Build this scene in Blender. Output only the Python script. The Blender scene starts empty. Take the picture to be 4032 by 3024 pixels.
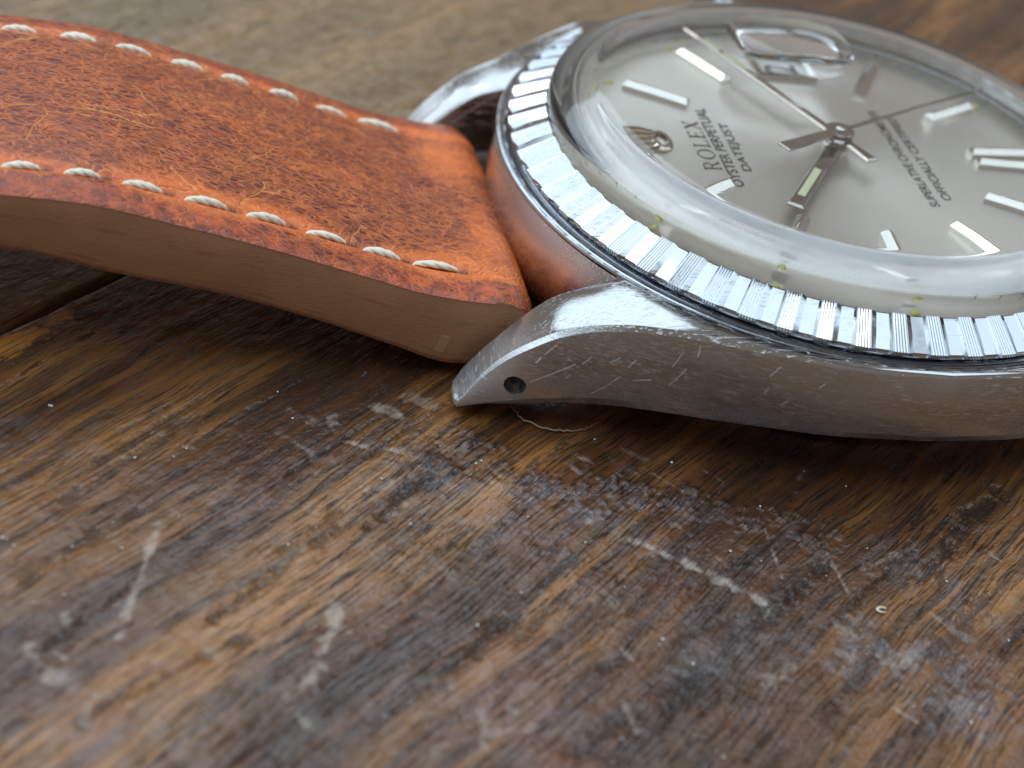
import bpy, bmesh, math, random
import numpy as np
from mathutils import Vector, Matrix

# units: 1 Blender unit = 1 cm ------------------------------------------------
SC = bpy.context.scene
SC.unit_settings.scale_length = 0.01
R_ = math.radians

# ---- camera -----------------------------------------------------------------
CAM = (-3.836, -7.563, 4.949)
YAW, PITCH, ROLL = 0.3021, -0.6244, 0.2054
d = Vector((math.cos(PITCH) * math.sin(YAW), math.cos(PITCH) * math.cos(YAW), math.sin(PITCH)))
rt = Vector((math.cos(YAW), -math.sin(YAW), 0))
up = rt.cross(d)
rt2 = math.cos(ROLL) * rt + math.sin(ROLL) * up
up2 = -math.sin(ROLL) * rt + math.cos(ROLL) * up
cam = bpy.data.cameras.new('camera')
cam.sensor_width = 36.0
cam.lens = 1.6995 * 36.0
cam.clip_start, cam.clip_end = 0.1, 2000
camo = bpy.data.objects.new('camera', cam)
SC.collection.objects.link(camo)
M = Matrix((rt2, up2, -d)).transposed().to_4x4()
M.translation = CAM
camo.matrix_world = M
SC.camera = camo
cam.dof.use_dof = True
cam.dof.focus_distance = (Vector((-1.45, -1.15, 0.50)) - Vector(CAM)).dot(d)
FSTOP = 4.6                                    # N for the scene in cm
cam.dof.aperture_fstop = FSTOP * 0.1           # blender reads the lens in metres-per-unit scale
cam.dof.aperture_blades = 0

# ---- world, window light ------------------------------------------------------
W = bpy.data.worlds.new('World')
SC.world = W
W.use_nodes = True
bg = W.node_tree.nodes['Background']
bg.inputs[0].default_value = (0.25, 0.22, 0.195, 1)
bg.inputs[1].default_value = 1.0

def area(name, loc, sx, sy, L, col, aim=None):
    la = bpy.data.lights.new(name, 'AREA')
    la.shape = 'RECTANGLE'
    la.size, la.size_y = sx, sy
    la.energy = L * math.pi * sx * sy
    la.color = col
    o = bpy.data.objects.new(name, la)
    SC.collection.objects.link(o)
    o.location = loc
    if aim is not None:
        o.rotation_euler = (Vector(aim) - Vector(loc)).to_track_quat('-Z', 'Y').to_euler()
    return o

# one big glazed roof light up to the left and behind
area('roof_light', (-104, 48, 80), 270, 186, 1.95, (0.67, 0.85, 1.0))
area('right_fill', (82, 6, 80), 96, 84, 1.7, (0.67, 0.85, 1.0))  # unseen fill lamp, added to brighten the bezel facets that face right
area('marker_glint_lamp', (-46, 38, 78), 46, 40, 2.6, (1.0, 0.96, 0.88))  # small warm lamp added below the roof light for marker glints

SC.view_settings.view_transform = 'Standard'
SC.view_settings.look = 'None'
SC.view_settings.exposure = 0.12
SC.view_settings.gamma = 1.0
SC.render.engine = 'CYCLES'
cy = SC.cycles
cy.use_denoising = True
try:
    cy.denoiser = 'OPENIMAGEDENOISE'
    cy.denoising_input_passes = 'RGB_ALBEDO_NORMAL'
except Exception:
    pass
cy.max_bounces = 14
cy.transmission_bounces = 12
cy.glossy_bounces = 6
cy.diffuse_bounces = 4
cy.caustics_reflective = True
cy.caustics_refractive = True
cy.blur_glossy = 0.4
cy.sample_clamp_indirect = 6.0

# =============================================================================
# helpers
# =============================================================================
COL = SC.collection

def pchip(xs, ys, q):
    xs = np.array(xs, float); ys = np.array(ys, float); q = np.asarray(q, float)
    h = np.diff(xs); dl = np.diff(ys) / h
    m = np.zeros_like(ys)
    for i in range(1, len(xs) - 1):
        if dl[i - 1] * dl[i] > 0:
            w1 = 2 * h[i] + h[i - 1]; w2 = h[i] + 2 * h[i - 1]
            m[i] = (w1 + w2) / (w1 / dl[i - 1] + w2 / dl[i])
    m[0], m[-1] = dl[0], dl[-1]
    k = np.clip(np.searchsorted(xs, q) - 1, 0, len(xs) - 2)
    t = (q - xs[k]) / h[k]
    t2, t3 = t * t, t * t * t
    return ((2 * t3 - 3 * t2 + 1) * ys[k] + (t3 - 2 * t2 + t) * h[k] * m[k]
            + (-2 * t3 + 3 * t2) * ys[k + 1] + (t3 - t2) * h[k] * m[k + 1])

def link(name, me, mat=None, parent=None, sharp=None, smooth=True):
    o = bpy.data.objects.new(name, me)
    COL.objects.link(o)
    if mat is not None:
        me.materials.append(mat)
    if smooth:
        me.polygons.foreach_set('use_smooth', np.ones(len(me.polygons), dtype=bool))
        if sharp is not None:
            me.set_sharp_from_angle(angle=R_(sharp))
    if parent is not None:
        o.parent = parent
    return o

def obj(name, verts, faces, mat=None, parent=None, sharp=None, smooth=True, fixn=False):
    me = bpy.data.meshes.new(name)
    me.from_pydata([tuple(v) for v in verts], [], faces)
    if fixn:
        bm = bmesh.new(); bm.from_mesh(me)
        bmesh.ops.remove_doubles(bm, verts=bm.verts, dist=1e-5)
        bmesh.ops.recalc_face_normals(bm, faces=bm.faces)
        bm.to_mesh(me); bm.free()
    me.update()
    return link(name, me, mat, parent, sharp, smooth)

def lathe(prof, n=192, a0=0.0, a1=360.0, closed=False):
    full = abs(a1 - a0 - 360) < 1e-6
    m = n if full else n + 1
    V, F = [], []
    for i in range(m):
        a = R_(a0 + (a1 - a0) * i / n)
        c, s = math.cos(a), math.sin(a)
        for r, z in prof:
            V.append((r * c, r * s, z))
    k = len(prof)
    for i in range(n):
        j = (i + 1) % m
        for p in range(k if closed else k - 1):
            q = (p + 1) % k
            F.append((i * k + p, j * k + p, j * k + q, i * k + q))
    return V, F

def join(*vf):
    V, F = [], []
    for v, f in vf:
        o = len(V)
        V += list(v)
        F += [tuple(i + o for i in q) for q in f]
    return V, F

def prism(poly, z0, z1, bev=0.0):
    """flat plate from a 2-D outline with a bevelled upper edge"""
    bm = bmesh.new()
    vs = [bm.verts.new((x, y, z0)) for x, y in poly]
    f = bm.faces.new(vs)
    r = bmesh.ops.extrude_face_region(bm, geom=[f])
    nv = [e for e in r['geom'] if isinstance(e, bmesh.types.BMVert)]
    for v in nv:
        v.co.z = z1
    if bev:
        te = [e for e in bm.edges if all(abs(v.co.z - z1) < 1e-7 for v in e.verts)]
        bmesh.ops.bevel(bm, geom=te, offset=bev, segments=1, affect='EDGES', profile=0.5)
    bmesh.ops.recalc_face_normals(bm, faces=bm.faces)
    return bm

def obj_bm(name, bm, mat=None, parent=None, sharp=30, smooth=True):
    me = bpy.data.meshes.new(name)
    bm.to_mesh(me); bm.free()
    return link(name, me, mat, parent, sharp, smooth)

def thing(name, label, cat, loc=(0, 0, 0), group=None):
    o = bpy.data.objects.new(name, None)
    COL.objects.link(o)
    o.location = loc
    o['label'] = label; o['category'] = cat
    if group:
        o['group'] = group
    return o

# ---- node helper ---------------------------------------------------------------
class N:
    def __init__(self, name):
        self.m = bpy.data.materials.new(name)
        self.m.use_nodes = True
        self.t = self.m.node_tree
        self.p = self.t.nodes['Principled BSDF']
        self.out = self.t.nodes['Material Output']
    def n(self, typ, **kw):
        x = self.t.nodes.new(typ)
        for k, v in kw.items():
            setattr(x, k, v)
        return x
    def set(self, sock, v):
        if hasattr(v, 'is_output') or isinstance(v, bpy.types.NodeSocket):
            self.t.links.new(v, sock)
        else:
            sock.default_value = v
    def P(self, **kw):
        for k, v in kw.items():
            self.set(self.p.inputs[k.replace('_', ' ')], v)
    def math(self, op, a, b=0.0, c=None, clamp=False):
        x = self.n('ShaderNodeMath', operation=op, use_clamp=clamp)
        self.set(x.inputs[0], a); self.set(x.inputs[1], b)
        if c is not None:
            self.set(x.inputs[2], c)
        return x.outputs[0]
    def noise(self, vec, scale=1.0, detail=3.0, rough=0.5, dist=0.0, col=False):
        x = self.n('ShaderNodeTexNoise')
        self.set(x.inputs['Vector'], vec)
        x.inputs['Scale'].default_value = scale
        x.inputs['Detail'].default_value = detail
        x.inputs['Roughness'].default_value = rough
        x.inputs['Distortion'].default_value = dist
        return x.outputs['Color'] if col else x.outputs['Fac']
    def mapping(self, vec, scale=(1, 1, 1), rot=(0, 0, 0), loc=(0, 0, 0)):
        x = self.n('ShaderNodeMapping')
        self.set(x.inputs['Vector'], vec)
        x.inputs['Scale'].default_value = scale
        x.inputs['Rotation'].default_value = rot
        x.inputs['Location'].default_value = loc
        return x.outputs[0]
    def vadd(self, a, b, s=1.0):
        x = self.n('ShaderNodeVectorMath', operation='MULTIPLY_ADD')
        self.set(x.inputs[0], b); x.inputs[1].default_value = (s, s, s); self.set(x.inputs[2], a)
        return x.outputs[0]
    def step(self, v, lo, hi, a=0.0, b=1.0):
        x = self.n('ShaderNodeMapRange', interpolation_type='SMOOTHSTEP')
        self.set(x.inputs[0], v)
        x.inputs[1].default_value = lo; x.inputs[2].default_value = hi
        x.inputs[3].default_value = a; x.inputs[4].default_value = b
        return x.outputs[0]
    def ramp(self, v, stops):
        x = self.n('ShaderNodeValToRGB')
        self.set(x.inputs[0], v)
        e = x.color_ramp.elements
        while len(e) < len(stops):
            e.new(0.5)
        for i, (p, c) in enumerate(stops):
            e[i].position = p; e[i].color = (*c, 1)
        return x.outputs[0]
    def mix(self, f, a, b, mode='MIX'):
        x = self.n('ShaderNodeMix', data_type='RGBA', blend_type=mode)
        self.set(x.inputs[0], f)
        for s, v in ((x.inputs[6], a), (x.inputs[7], b)):
            if isinstance(v, tuple):
                s.default_value = (*v, 1) if len(v) == 3 else v
            else:
                self.set(s, v)
        return x.outputs[2]
    def bump(self, h, strength=0.5, dist=0.01, nrm=None):
        x = self.n('ShaderNodeBump')
        self.set(x.inputs['Height'], h)
        x.inputs['Strength'].default_value = strength
        x.inputs['Distance'].default_value = dist
        if nrm is not None:
            self.set(x.inputs['Normal'], nrm)
        return x.outputs[0]
    def attr(self, name):
        x = self.n('ShaderNodeAttribute', attribute_name=name)
        return x.outputs['Fac']
    def obj(self):
        return self.n('ShaderNodeTexCoord').outputs['Object']
    def uv(self):
        return self.n('ShaderNodeTexCoord').outputs['UV']
    def voro(self, vec, scale, feature='DISTANCE_TO_EDGE', rnd=1.0):
        x = self.n('ShaderNodeTexVoronoi', feature=feature)
        self.set(x.inputs['Vector'], vec)
        x.inputs['Scale'].default_value = scale
        x.inputs['Randomness'].default_value = rnd
        return x.outputs['Distance']

# =============================================================================
# materials
# =============================================================================
def scratches(m, co, rot, sx, sy, lo, hi, loc=(0, 0, 0)):
    v = m.mapping(co, scale=(sx, sy, sy), rot=rot, loc=loc)
    return m.step(m.noise(v, 1.0, 2.0, 0.5), lo, hi)

FLANK = [(-1.823, 0.292, -1.648, 0.441), (-1.551, 0.294, -1.448, 0.432), (-1.239, 0.444, -1.183, 0.547), (-1.243, 0.543, -1.212, 0.617),
         (-1.619, 0.449, -1.588, 0.493), (-1.504, 0.492, -1.466, 0.527), (-1.813, 0.4, -1.796, 0.433), (-1.391, 0.427, -1.318, 0.452),
         (-1.145, 0.623, -1.142, 0.672), (-1.675, 0.355, -1.662, 0.379), (-1.425, 0.489, -1.401, 0.532), (-1.782, 0.451, -1.737, 0.512),
         (-0.835, 0.512, -0.821, 0.546), (-0.748, 0.468, -0.725, 0.491), (-0.827, 0.604, -0.79, 0.656), (-0.603, 0.591, -0.586, 0.613)]

def seg_mask(m, flat, a, b, w):
    """1 on the straight scratch from a to b (x, z on the flank)"""
    A = (a[0], 0, a[1]); d_ = (b[0] - a[0], 0, b[1] - a[1])
    L2 = d_[0] ** 2 + d_[2] ** 2
    pa = m.n('ShaderNodeVectorMath', operation='SUBTRACT'); m.set(pa.inputs[0], flat); pa.inputs[1].default_value = A
    dt = m.n('ShaderNodeVectorMath', operation='DOT_PRODUCT'); m.set(dt.inputs[0], pa.outputs[0]); dt.inputs[1].default_value = d_
    t = m.math('MULTIPLY', dt.outputs['Value'], 1 / L2, clamp=True)
    sc = m.n('ShaderNodeVectorMath', operation='SCALE'); sc.inputs[0].default_value = d_; m.set(sc.inputs['Scale'], t)
    sb = m.n('ShaderNodeVectorMath', operation='DISTANCE'); m.set(sb.inputs[0], pa.outputs[0]); m.set(sb.inputs[1], sc.outputs[0])
    return m.step(sb.outputs['Value'], w * .35, w, 1.0, 0.0)

def mat_steel(name, base=(0.62, 0.61, 0.60), rough=0.10, wear=1.0, flank=False):
    m = N(name)
    co = m.obj()
    s1 = scratches(m, co, (0.2, 0.5, 0.35), 2.2, 75.0, 0.645, 0.69)
    s2 = scratches(m, co, (0.1, -0.75, 0.2), 2.6, 60.0, 0.65, 0.69, (3, 1, 2))
    s3 = scratches(m, co, (0.4, 0.08, 0.6), 1.5, 100.0, 0.63, 0.69, (7, 5, 1))
    sp = m.math('MULTIPLY', m.step(m.noise(co, 40.0, 2.0, 0.6), 0.71, 0.78), 0.5)
    dirty = m.step(m.noise(co, 7.0, 4.0, 0.65), 0.45, 0.75)
    s = m.math('MAXIMUM', s1, m.math('MAXIMUM', s2, m.math('MULTIPLY', s3, 0.6)))
    s = m.math('MULTIPLY', s, m.step(m.noise(co, 3.0, 2.0), 0.38, 0.60))
    s = m.math('MULTIPLY', m.math('MAXIMUM', s, sp), wear)
    big = None
    r = m.math('ADD', rough, m.math('MULTIPLY', dirty, 0.10 * wear))
    col = (*base, 1)
    if flank:
        ge = m.n('ShaderNodeNewGeometry')
        nz = m.n('ShaderNodeSeparateXYZ'); m.set(nz.inputs[0], ge.outputs['True Normal'])
        side = m.step(nz.outputs['Z'], 0.40, 0.62, 1.0, 0.0)
        pz = m.n('ShaderNodeSeparateXYZ'); m.set(pz.inputs[0], co)
        tip = m.step(m.math('ABSOLUTE', pz.outputs['X']), 1.74, 1.98)     # the lug ends are rubbed dull
        r = m.math('MULTIPLY_ADD', side, 0.12, r)                # satin flank, polished top
        r = m.math('MULTIPLY_ADD', tip, 0.32, r)
        flat = m.mapping(co, scale=(1, 0, 1))
        wob = m.noise(co, 30.0, 2.0, 0.5, col=True)
        flat = m.vadd(flat, m.mapping(wob, scale=(1, 0, 1)), 0.006)
        for x0, z0, x1, z1 in FLANK:
            k = seg_mask(m, flat, (x0 + .003, z0 + .003), (x1 + .003, z1 + .003), (.0035 + .0022 * ((x0 * 37) % 1)))
            big = k if big is None else m.math('MAXIMUM', big, k)
        big = m.math('MULTIPLY', big, side)
        hs = m.noise(m.mapping(co, scale=(16, 16, 95), rot=(0, R_(38), 0)), 1.0, 3.0, 0.6)
        hs2 = m.noise(m.mapping(co, scale=(10, 10, 120), rot=(0, R_(14), 0), loc=(3, 3, 3)), 1.0, 3.0, 0.6)
        hair = m.math('MAXIMUM', m.step(hs, 0.56, 0.68), m.math('MULTIPLY', m.step(hs2, 0.58, 0.70), 0.7))
        hair = m.math('MULTIPLY', m.math('MULTIPLY', hair, m.math('MAXIMUM', side, tip)), m.step(m.noise(co, 4.0, 3.0), 0.36, 0.60, 0.25, 1.0))
        col = m.mix(tip, base, (0.66, 0.66, 0.67))
        col = m.mix(m.math('MULTIPLY', side, 0.4), col, (0.53, 0.545, 0.56))
        col = m.mix(m.math('MULTIPLY', hair, 0.30), col, (0.80, 0.80, 0.81))
        col = m.mix(m.math('MULTIPLY', big, 0.5), col, (0.80, 0.80, 0.80))
        r = m.math('MULTIPLY_ADD', hair, 0.25, r)
        r = m.math('MULTIPLY_ADD', big, 0.40, r)
    r = m.math('ADD', r, m.math('MULTIPLY', s, 0.22))
    fine = m.noise(m.mapping(co, scale=(7, 120, 120)), 1.0, 3.0)
    wobb = m.noise(co, 2.6, 2.0)
    h = m.math('ADD', m.math('MULTIPLY', s, -0.55), m.math('MULTIPLY', fine, 0.16 * wear))
    if big is not None:
        h = m.math('MULTIPLY_ADD', big, -1.6, h)
        h = m.math('MULTIPLY_ADD', hair, -0.5, h)
    m.P(Base_Color=col, Metallic=1.0, Roughness=r,
        Normal=m.bump(h, 0.32, 0.006, m.bump(wobb, 0.22, 0.02)))
    return m.m

STEEL = mat_steel('polished_worn_steel', (0.48, 0.485, 0.49), 0.10, 1.0, True)
STEEL_BEZEL = mat_steel('machined_bezel_steel', (0.46, 0.48, 0.505), 0.12, 0.45)
STEEL_WALL = mat_steel('brushed_case_wall_steel', (0.56, 0.54, 0.53), 0.22, 0.9)

def mat_simple(name, col, metal=0.0, rough=0.4, **kw):
    m = N(name)
    co = m.obj()
    v = m.noise(co, 20.0, 3.0)
    c = m.mix(m.math('MULTIPLY', v, 0.35), (*col,), tuple(x * 0.72 for x in col))
    m.P(Base_Color=c, Metallic=metal, Roughness=m.math('ADD', rough, m.math('MULTIPLY', v, 0.06)))
    for k, x in kw.items():
        m.p.inputs[k.replace('_', ' ')].default_value = x
    return m.m

HAND = mat_simple('polished_white_gold', (0.38, 0.35, 0.32), 1.0, 0.07)
EMBL = mat_simple('brushed_emblem', (0.46, 0.40, 0.33), 1.0, 0.13)
MARK = mat_simple('polished_silver_marker', (0.64, 0.62, 0.57), 1.0, 0.06)
LUME = mat_simple('aged_lume_cream', (0.66, 0.66, 0.42), 0.0, 0.55)
LUMED = mat_simple('aged_lume_dot', (0.50, 0.46, 0.14), 0.0, 0.6)
PRINT = mat_simple('grey_dial_print', (0.02, 0.02, 0.022), 0.0, 0.5)
DARK = mat_simple('dark_gap', (0.03, 0.028, 0.027), 0.0, 0.6)
DATEW = mat_simple('white_date_disc', (0.62, 0.62, 0.60), 0.0, 0.5)
BACK = mat_steel('case_back_steel', (0.45, 0.44, 0.43), 0.3, 1.0)

def mat_glass():
    m = N('acrylic_crystal')
    co = m.obj()
    scr = m.step(m.noise(m.mapping(co, scale=(2, 40, 10), rot=(0, 0, 0.6)), 1.0, 2.0), 0.66, 0.8)
    haz = m.step(m.noise(co, 5.0, 4.0, 0.6), 0.45, 0.8)
    # the turned shoulder of the crystal is scuffed; its milky blue also paints in sky reflection
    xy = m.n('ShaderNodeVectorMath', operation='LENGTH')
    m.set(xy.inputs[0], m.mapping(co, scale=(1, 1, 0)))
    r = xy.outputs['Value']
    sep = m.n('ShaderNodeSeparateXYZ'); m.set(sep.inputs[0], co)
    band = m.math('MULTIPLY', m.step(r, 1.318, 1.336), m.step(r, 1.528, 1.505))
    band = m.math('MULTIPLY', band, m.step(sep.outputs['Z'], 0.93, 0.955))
    band = m.math('MULTIPLY', band, m.step(sep.outputs['Y'], -0.85, 0.15, 1.0, 0.12))     # painted sheen kept strongest on the near side
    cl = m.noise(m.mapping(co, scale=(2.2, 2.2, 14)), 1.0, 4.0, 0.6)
    scuff_sheen = m.math('MULTIPLY', band, m.step(cl, 0.28, 0.74, 0.26, 0.50))
    m.P(Base_Color=m.mix(scuff_sheen, (0.985, 0.99, 0.98), (0.20, 0.235, 0.285)), Metallic=0.0,
        Transmission_Weight=m.math('SUBTRACT', 1.0, scuff_sheen), IOR=1.49,
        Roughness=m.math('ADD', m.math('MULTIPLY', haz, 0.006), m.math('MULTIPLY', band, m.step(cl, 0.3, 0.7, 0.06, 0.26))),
        Normal=m.bump(m.math('MULTIPLY', scr, haz), 0.06, 0.002))
    return m.m
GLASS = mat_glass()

def mat_dial():
    m = N('silver_sunburst_dial')
    co = m.obj()
    g = m.noise(co, 260.0, 2.0)
    b = m.noise(co, 1.4, 3.0)
    tn = m.n('ShaderNodeTangent', direction_type='RADIAL', axis='Z')
    c = m.mix(b, (0.82, 0.79, 0.74), (0.75, 0.715, 0.65))
    xy = m.n('ShaderNodeVectorMath', operation='LENGTH'); m.set(xy.inputs[0], m.mapping(co, scale=(1, 1, 0)))
    c = m.mix(m.math('MULTIPLY', m.step(xy.outputs['Value'], 1.17, 1.33), m.step(b, .2, .7, .62, .92)), c, (0.36, 0.315, 0.25))   # darker and browner towards the rim
    m.P(Base_Color=c, Metallic=0.75, Roughness=m.math('ADD', 0.29, m.math('MULTIPLY', g, 0.06)),
        Anisotropic=0.8, Tangent=tn.outputs[0], Normal=m.bump(g, 0.05, 0.002))
    return m.m
DIAL = mat_dial()

def mat_leather():
    m = N('tan_crackled_leather')
    uv = m.uv()
    w = m.noise(m.mapping(uv, scale=(1, 1, 1)), 5.0, 3.0, 0.6, col=True)
    q = m.vadd(uv, w, 0.10)
    q = m.vadd(q, m.noise(uv, 30.0, 2.0, 0.5, col=True), 0.016)
    a = m.mapping(q, scale=(9.5, 24.0, 1), rot=(0, 0, 0.18))
    a2 = m.mapping(q, scale=(19.0, 44.0, 1), rot=(0, 0, 0.25))
    a3 = m.mapping(q, scale=(1.9, 3.6, 1), rot=(0, 0, 0.15), loc=(3.3, 0.4, 0))
    crk = m.step(m.voro(a, 1.0), 0.01, 0.12, 1.0, 0.0)
    crf = m.step(m.voro(a2, 1.0), 0.02, 0.19, 1.0, 0.0)
    big = m.step(m.voro(a3, 1.0), 0.0, 0.016, 1.0, 0.0)
    big = m.math('MULTIPLY', big, m.step(m.noise(uv, 2.1, 2.0), 0.40, 0.60))
    sel = m.step(m.noise(q, 5.0, 3.0, 0.6), 0.40, 0.62)
    vein = m.math('MAXIMUM', m.math('MULTIPLY', crk, m.math('MULTIPLY_ADD', sel, 0.65, 0.30)),
                  m.math('MULTIPLY', crf, m.step(m.noise(uv, 8.0, 2.0), 0.30, 0.65, 0.35, 0.85)))
    blot = m.noise(m.mapping(uv, scale=(1, 1.2, 1), loc=(0.6, 0.2, 0)), 1.5, 4.0, 0.58)
    edge = m.attr('pull')                                   # 1 where the hide is pulled taut
    dk = m.step(m.math('SUBTRACT', blot, m.math('MULTIPLY', edge, 0.40)), 0.20, 0.45)
    cell = m.n('ShaderNodeTexVoronoi', feature='F1')
    m.set(cell.inputs['Vector'], a2); cell.inputs['Scale'].default_value = 1.0
    cv = m.n('ShaderNodeSeparateColor'); m.set(cv.inputs[0], cell.outputs['Color'])
    dk = m.math('MULTIPLY', dk, m.math('MULTIPLY_ADD', cv.outputs[0], 0.42, 0.74), clamp=True)
    ora = m.mix(m.noise(uv, 6.0, 3.0), (0.70, 0.150, 0.028), (0.52, 0.096, 0.022))
    c = m.mix(dk, ora, (0.118, 0.017, 0.012))
    c = m.mix(m.math('MULTIPLY', vein, m.math('MULTIPLY_ADD', dk, -0.30, 0.88)), c, (0.76, 0.200, 0.040))
    c = m.mix(m.math('MULTIPLY', big, 0.65), c, (0.72, 0.27, 0.07))
    lip = m.attr('lip')
    c = m.mix(m.math('MULTIPLY', lip, 0.55), c, m.mix(m.step(m.noise(uv, 14.0, 3.0), .35, .65), (0.50, 0.085, 0.022), (0.13, 0.022, 0.014)))
    hole = m.attr('hole')
    c = m.mix(hole, c, (0.05, 0.013, 0.007))
    pit = m.noise(q, 60.0, 3.0)
    h = m.math('MULTIPLY_ADD', vein, -0.8, m.math('MULTIPLY', pit, 0.5))
    h = m.math('SUBTRACT', h, big)
    m.P(Base_Color=c, Roughness=m.math('MULTIPLY_ADD', vein, 0.14, 0.29),
        Normal=m.bump(h, 0.60, 0.010), Specular_IOR_Level=0.40, Coat_Weight=0.18, Coat_Roughness=0.30)
    return m.m
LEATHER = mat_leather()

def mat_edge():
    m = N('painted_strap_edge')
    co = m.obj()
    f = m.attr('layer')                                     # 0 at the hide, 1 at the lining
    a = m.noise(m.mapping(co, scale=(1.5, 4, 3)), 1.0, 3.0, 0.5)
    b = m.noise(m.mapping(co, scale=(34, 60, 90)), 1.0, 4.0, 0.7)
    wv = m.math('ADD', f, m.math('MULTIPLY', m.math('SUBTRACT', m.noise(co, 9.0, 2.0), 0.5), 0.10))
    l1 = m.math('MULTIPLY', m.step(wv, 0.30, 0.33), m.step(wv, 0.39, 0.36))
    l2 = m.math('MULTIPLY', m.step(wv, 0.80, 0.83), m.step(wv, 0.88, 0.85))
    ln = m.math('MULTIPLY', m.math('MAXIMUM', l1, l2), m.step(m.noise(co, 5.0, 3.0), 0.40, 0.65))
    c = m.mix(m.step(a, 0.30, 0.70), (0.375, 0.195, 0.102), (0.29, 0.146, 0.074))
    c = m.mix(m.math('MULTIPLY', ln, 0.22), c, (0.11, 0.052, 0.028))
    c = m.mix(m.math('MULTIPLY', m.step(b, 0.56, 0.74), 0.6), c, (0.42, 0.25, 0.15))
    fr = m.math('MULTIPLY', m.step(m.math('ADD', f, m.math('MULTIPLY', b, 0.10)), 0.965, 1.02), 0.7)
    c = m.mix(fr, c, (0.12, 0.055, 0.03))
    h = m.math('SUBTRACT', m.math('MULTIPLY', b, 0.7), m.math('MULTIPLY', ln, 0.3))
    m.P(Base_Color=c, Roughness=m.math('MULTIPLY_ADD', a, 0.2, 0.40), Normal=m.bump(h, 0.55, 0.008), Specular_IOR_Level=0.4)
    return m.m
EDGE = mat_edge()

def mat_thread():
    m = N('waxed_cream_thread')
    uv = m.uv()
    oi = m.n('ShaderNodeObjectInfo')
    f = m.noise(m.mapping(uv, scale=(3, 14, 1)), 1.0, 4.0, 0.65)
    g = m.noise(m.mapping(m.obj(), scale=(30, 30, 30)), 1.0, 3.0)
    c = m.mix(f, (0.62, 0.56, 0.44), (0.86, 0.82, 0.70))
    c = m.mix(m.math('MULTIPLY', m.step(g, 0.55, 0.75), 0.45), c, (0.45, 0.33, 0.22))
    c = m.mix(m.math('MULTIPLY', oi.outputs['Random'], 0.22), c, (0.60, 0.50, 0.38))
    m.P(Base_Color=c, Roughness=0.6, Normal=m.bump(f, 0.6, 0.006))
    return m.m
THREAD = mat_thread()

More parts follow.
